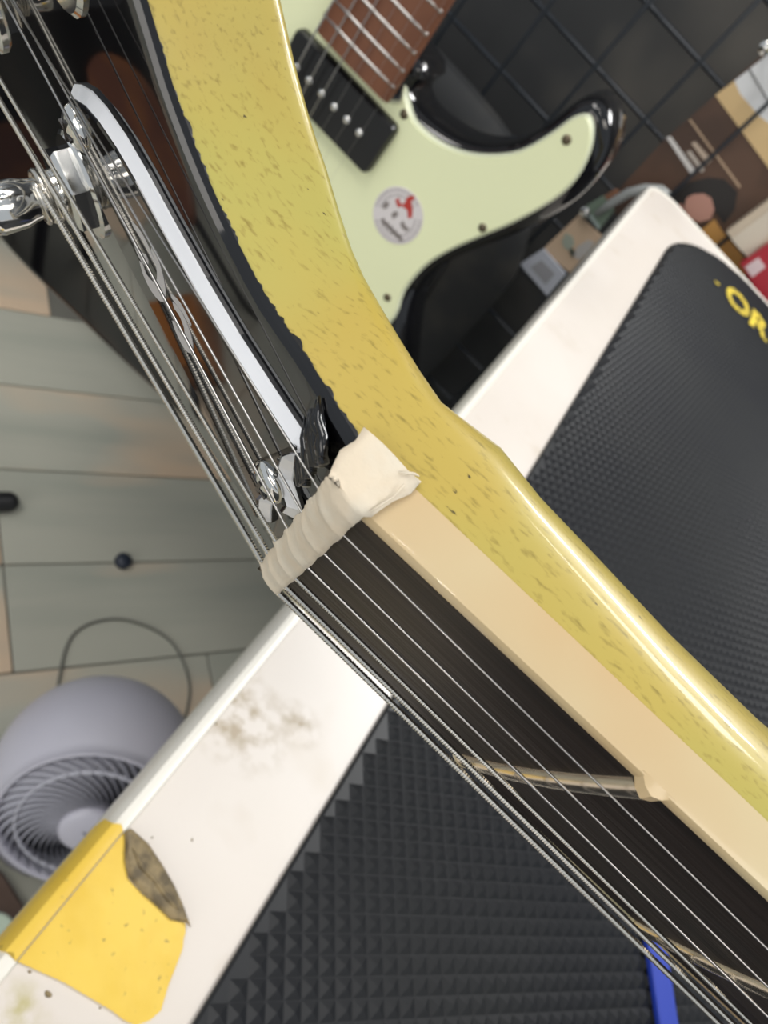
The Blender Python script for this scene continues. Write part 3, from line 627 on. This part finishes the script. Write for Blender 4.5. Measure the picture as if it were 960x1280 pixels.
# rubber things on the floor
q=at(155,700,'z',FLOOR+.008)
tag(G().loft([[(q.x+r*math.cos(2*math.pi*k/24),q.y+r*math.sin(2*math.pi*k/24),z) for k in range(24)] for r,z in ((.0105,FLOOR+.0003),(.0110,FLOOR+.003),(.0105,FLOOR+.009),(.0075,FLOOR+.0125),(.002,FLOOR+.013))]).build('rubber_bumper',mat('blue_black_rubber',(.018,.024,.04),.45),None,True),'small round blue-black rubber disc alone on the floor','bumper')
a_=at(24,627,'z',FLOOR+.013); b_=at(-170,632,'z',FLOOR+.013)
dd=(b_-a_).normalized(); pts=[];rr=[]
for k in range(7): t=math.pi/2*k/6; pts.append(a_+dd*(.013*(1-math.sin(t)))); rr.append(max(.0008,.013*math.sin(t) if k else .001))
pts=[a_+dd*.013*(1-math.cos(math.pi/2*k/6)) for k in range(7)]; rr=[max(.001,.0128*math.sin(math.pi/2*k/6)) for k in range(7)]
tag(G().tube(pts+[b_],rr+[.0128],16).build('stand_foot',M['rubber'],None,True),'rounded black foot of a floor stand at the left edge of the photo','stand foot')
# wooden board and small jar at the lower left
bp_=[at(a,b,'z',-.69) for a,b in ((-120,1000),(-20,1068),(6,1092),(52,1166),(60,1230),(-100,1250))]
wbd=slab([(p.x,p.y) for p in bp_],[(0,FLOOR+.0005),(0,-.694),(.003,-.690)],lambda x,y,h:(x,y,h)).build('wooden_board',mat('brown_wood',(.12,.075,.055),.6,noise=(30,(.075,.045,.032),.45,.6,(.2,1,1))))
tag(wbd,'dark brown wooden board on the floor in the lower left, below the fan','board')
jp=at(-4,1164,'z',-.64); jz=-.6895
jr=empty('jar',(jp.x,jp.y,jz),'small pale green glossy jar at the left edge beside the yellow tape','jar')
def jl(pf): return G().loft([[(jp.x+r*math.cos(2*math.pi*k/28),jp.y+r*math.sin(2*math.pi*k/28),z) for k in range(28)] for r,z in pf])
P(jl([(.013,jz),(.0145,jz+.004),(.0145,jz+.030),(.012,jz+.034)]).build('glass',mat('jar_green',(.20,.28,.20),.12,coat=.5),None,'edge'),jr)
P(jl([(.015,jz+.034),(.0155,jz+.036),(.0155,jz+.046),(.013,jz+.049),(.002,jz+.0495)]).build('lid',mat('jar_lid',(.62,.74,.60),.15,coat=.6),None,'edge'),jr)
# blue strap lying on the mat below the neck
bs=[(.186,.176),(.1945,.1745),(.2015,.159),(.2130,.138),(.224,.112),(.216,.108),(.2045,.134),(.1925,.155)]
tag(slab(bs,[(0,.0031),(0,.0048),(.0006,.0052)],lambda x,y,h:(x,y,h)).build('blue_strap',flat('blue_plastic',(.018,.045,.36),.4)),'flat royal blue strip lying on the black mat below the neck','strap')

# ------------------------------------------------------------ off the left edge of the frame: unseen props added to colour the headstock reflection
amber=mat('amber_wood',(.42,.15,.03),.35,noise=(6,(.16,.05,.02),.4,.6,I3))
def disc(cx,cy,prof,n=36): return G().loft([[(cx+r*math.cos(2*math.pi*k/n),cy+r*math.sin(2*math.pi*k/n),z) for k in range(n)] for r,z in prof])
so=empty('prop_stool',(-.56,.18,FLOOR),'low stool with a round amber wooden seat, unseen, added to colour the headstock reflection','prop_stool')
P(disc(-.56,.18,[(.095,-.525),(.10,-.52),(.10,-.505),(.095,-.50)]).build('seat',amber,None,'edge'),so)
for k in range(4):
    c_,s_=math.cos(k*math.pi/2+.6),math.sin(k*math.pi/2+.6); P(G().tube([(-.56+.11*c_,.18+.11*s_,FLOOR),(-.56+.07*c_,.18+.07*s_,-.522)],.010,10).build('leg',M['rubber'],None,True),so)
cs=empty('prop_case',(-.83,.41,FLOOR),'black equipment case standing unseen, added to darken the headstock reflection','case')
P(slab(rrect(-1.12,.08,-.69,.68,.02,4),[(.01,FLOOR),(0,FLOOR+.01),(0,-.47),(.01,-.46)],lambda x,y,h:(x,y,h)).build('case_body',M['rubber'],None,'edge'),cs)
P(G().tube([(-.98,.48,-.462),(-.98,.48,-.43),(-.85,.48,-.43),(-.85,.48,-.462)],.008,8).build('handle',M['blackplastic'],None,True),cs)
bx=tag(slab(rrect(-.43,.31,-.34,.43,.006,3),[(.002,FLOOR),(0,FLOOR+.002),(0,-.63),(.002,-.628)],lambda x,y,h:(x,y,h)).build('prop_box',amber,None,'edge'),'small amber wooden box on the floor, unseen, added to colour the headstock reflection','box')
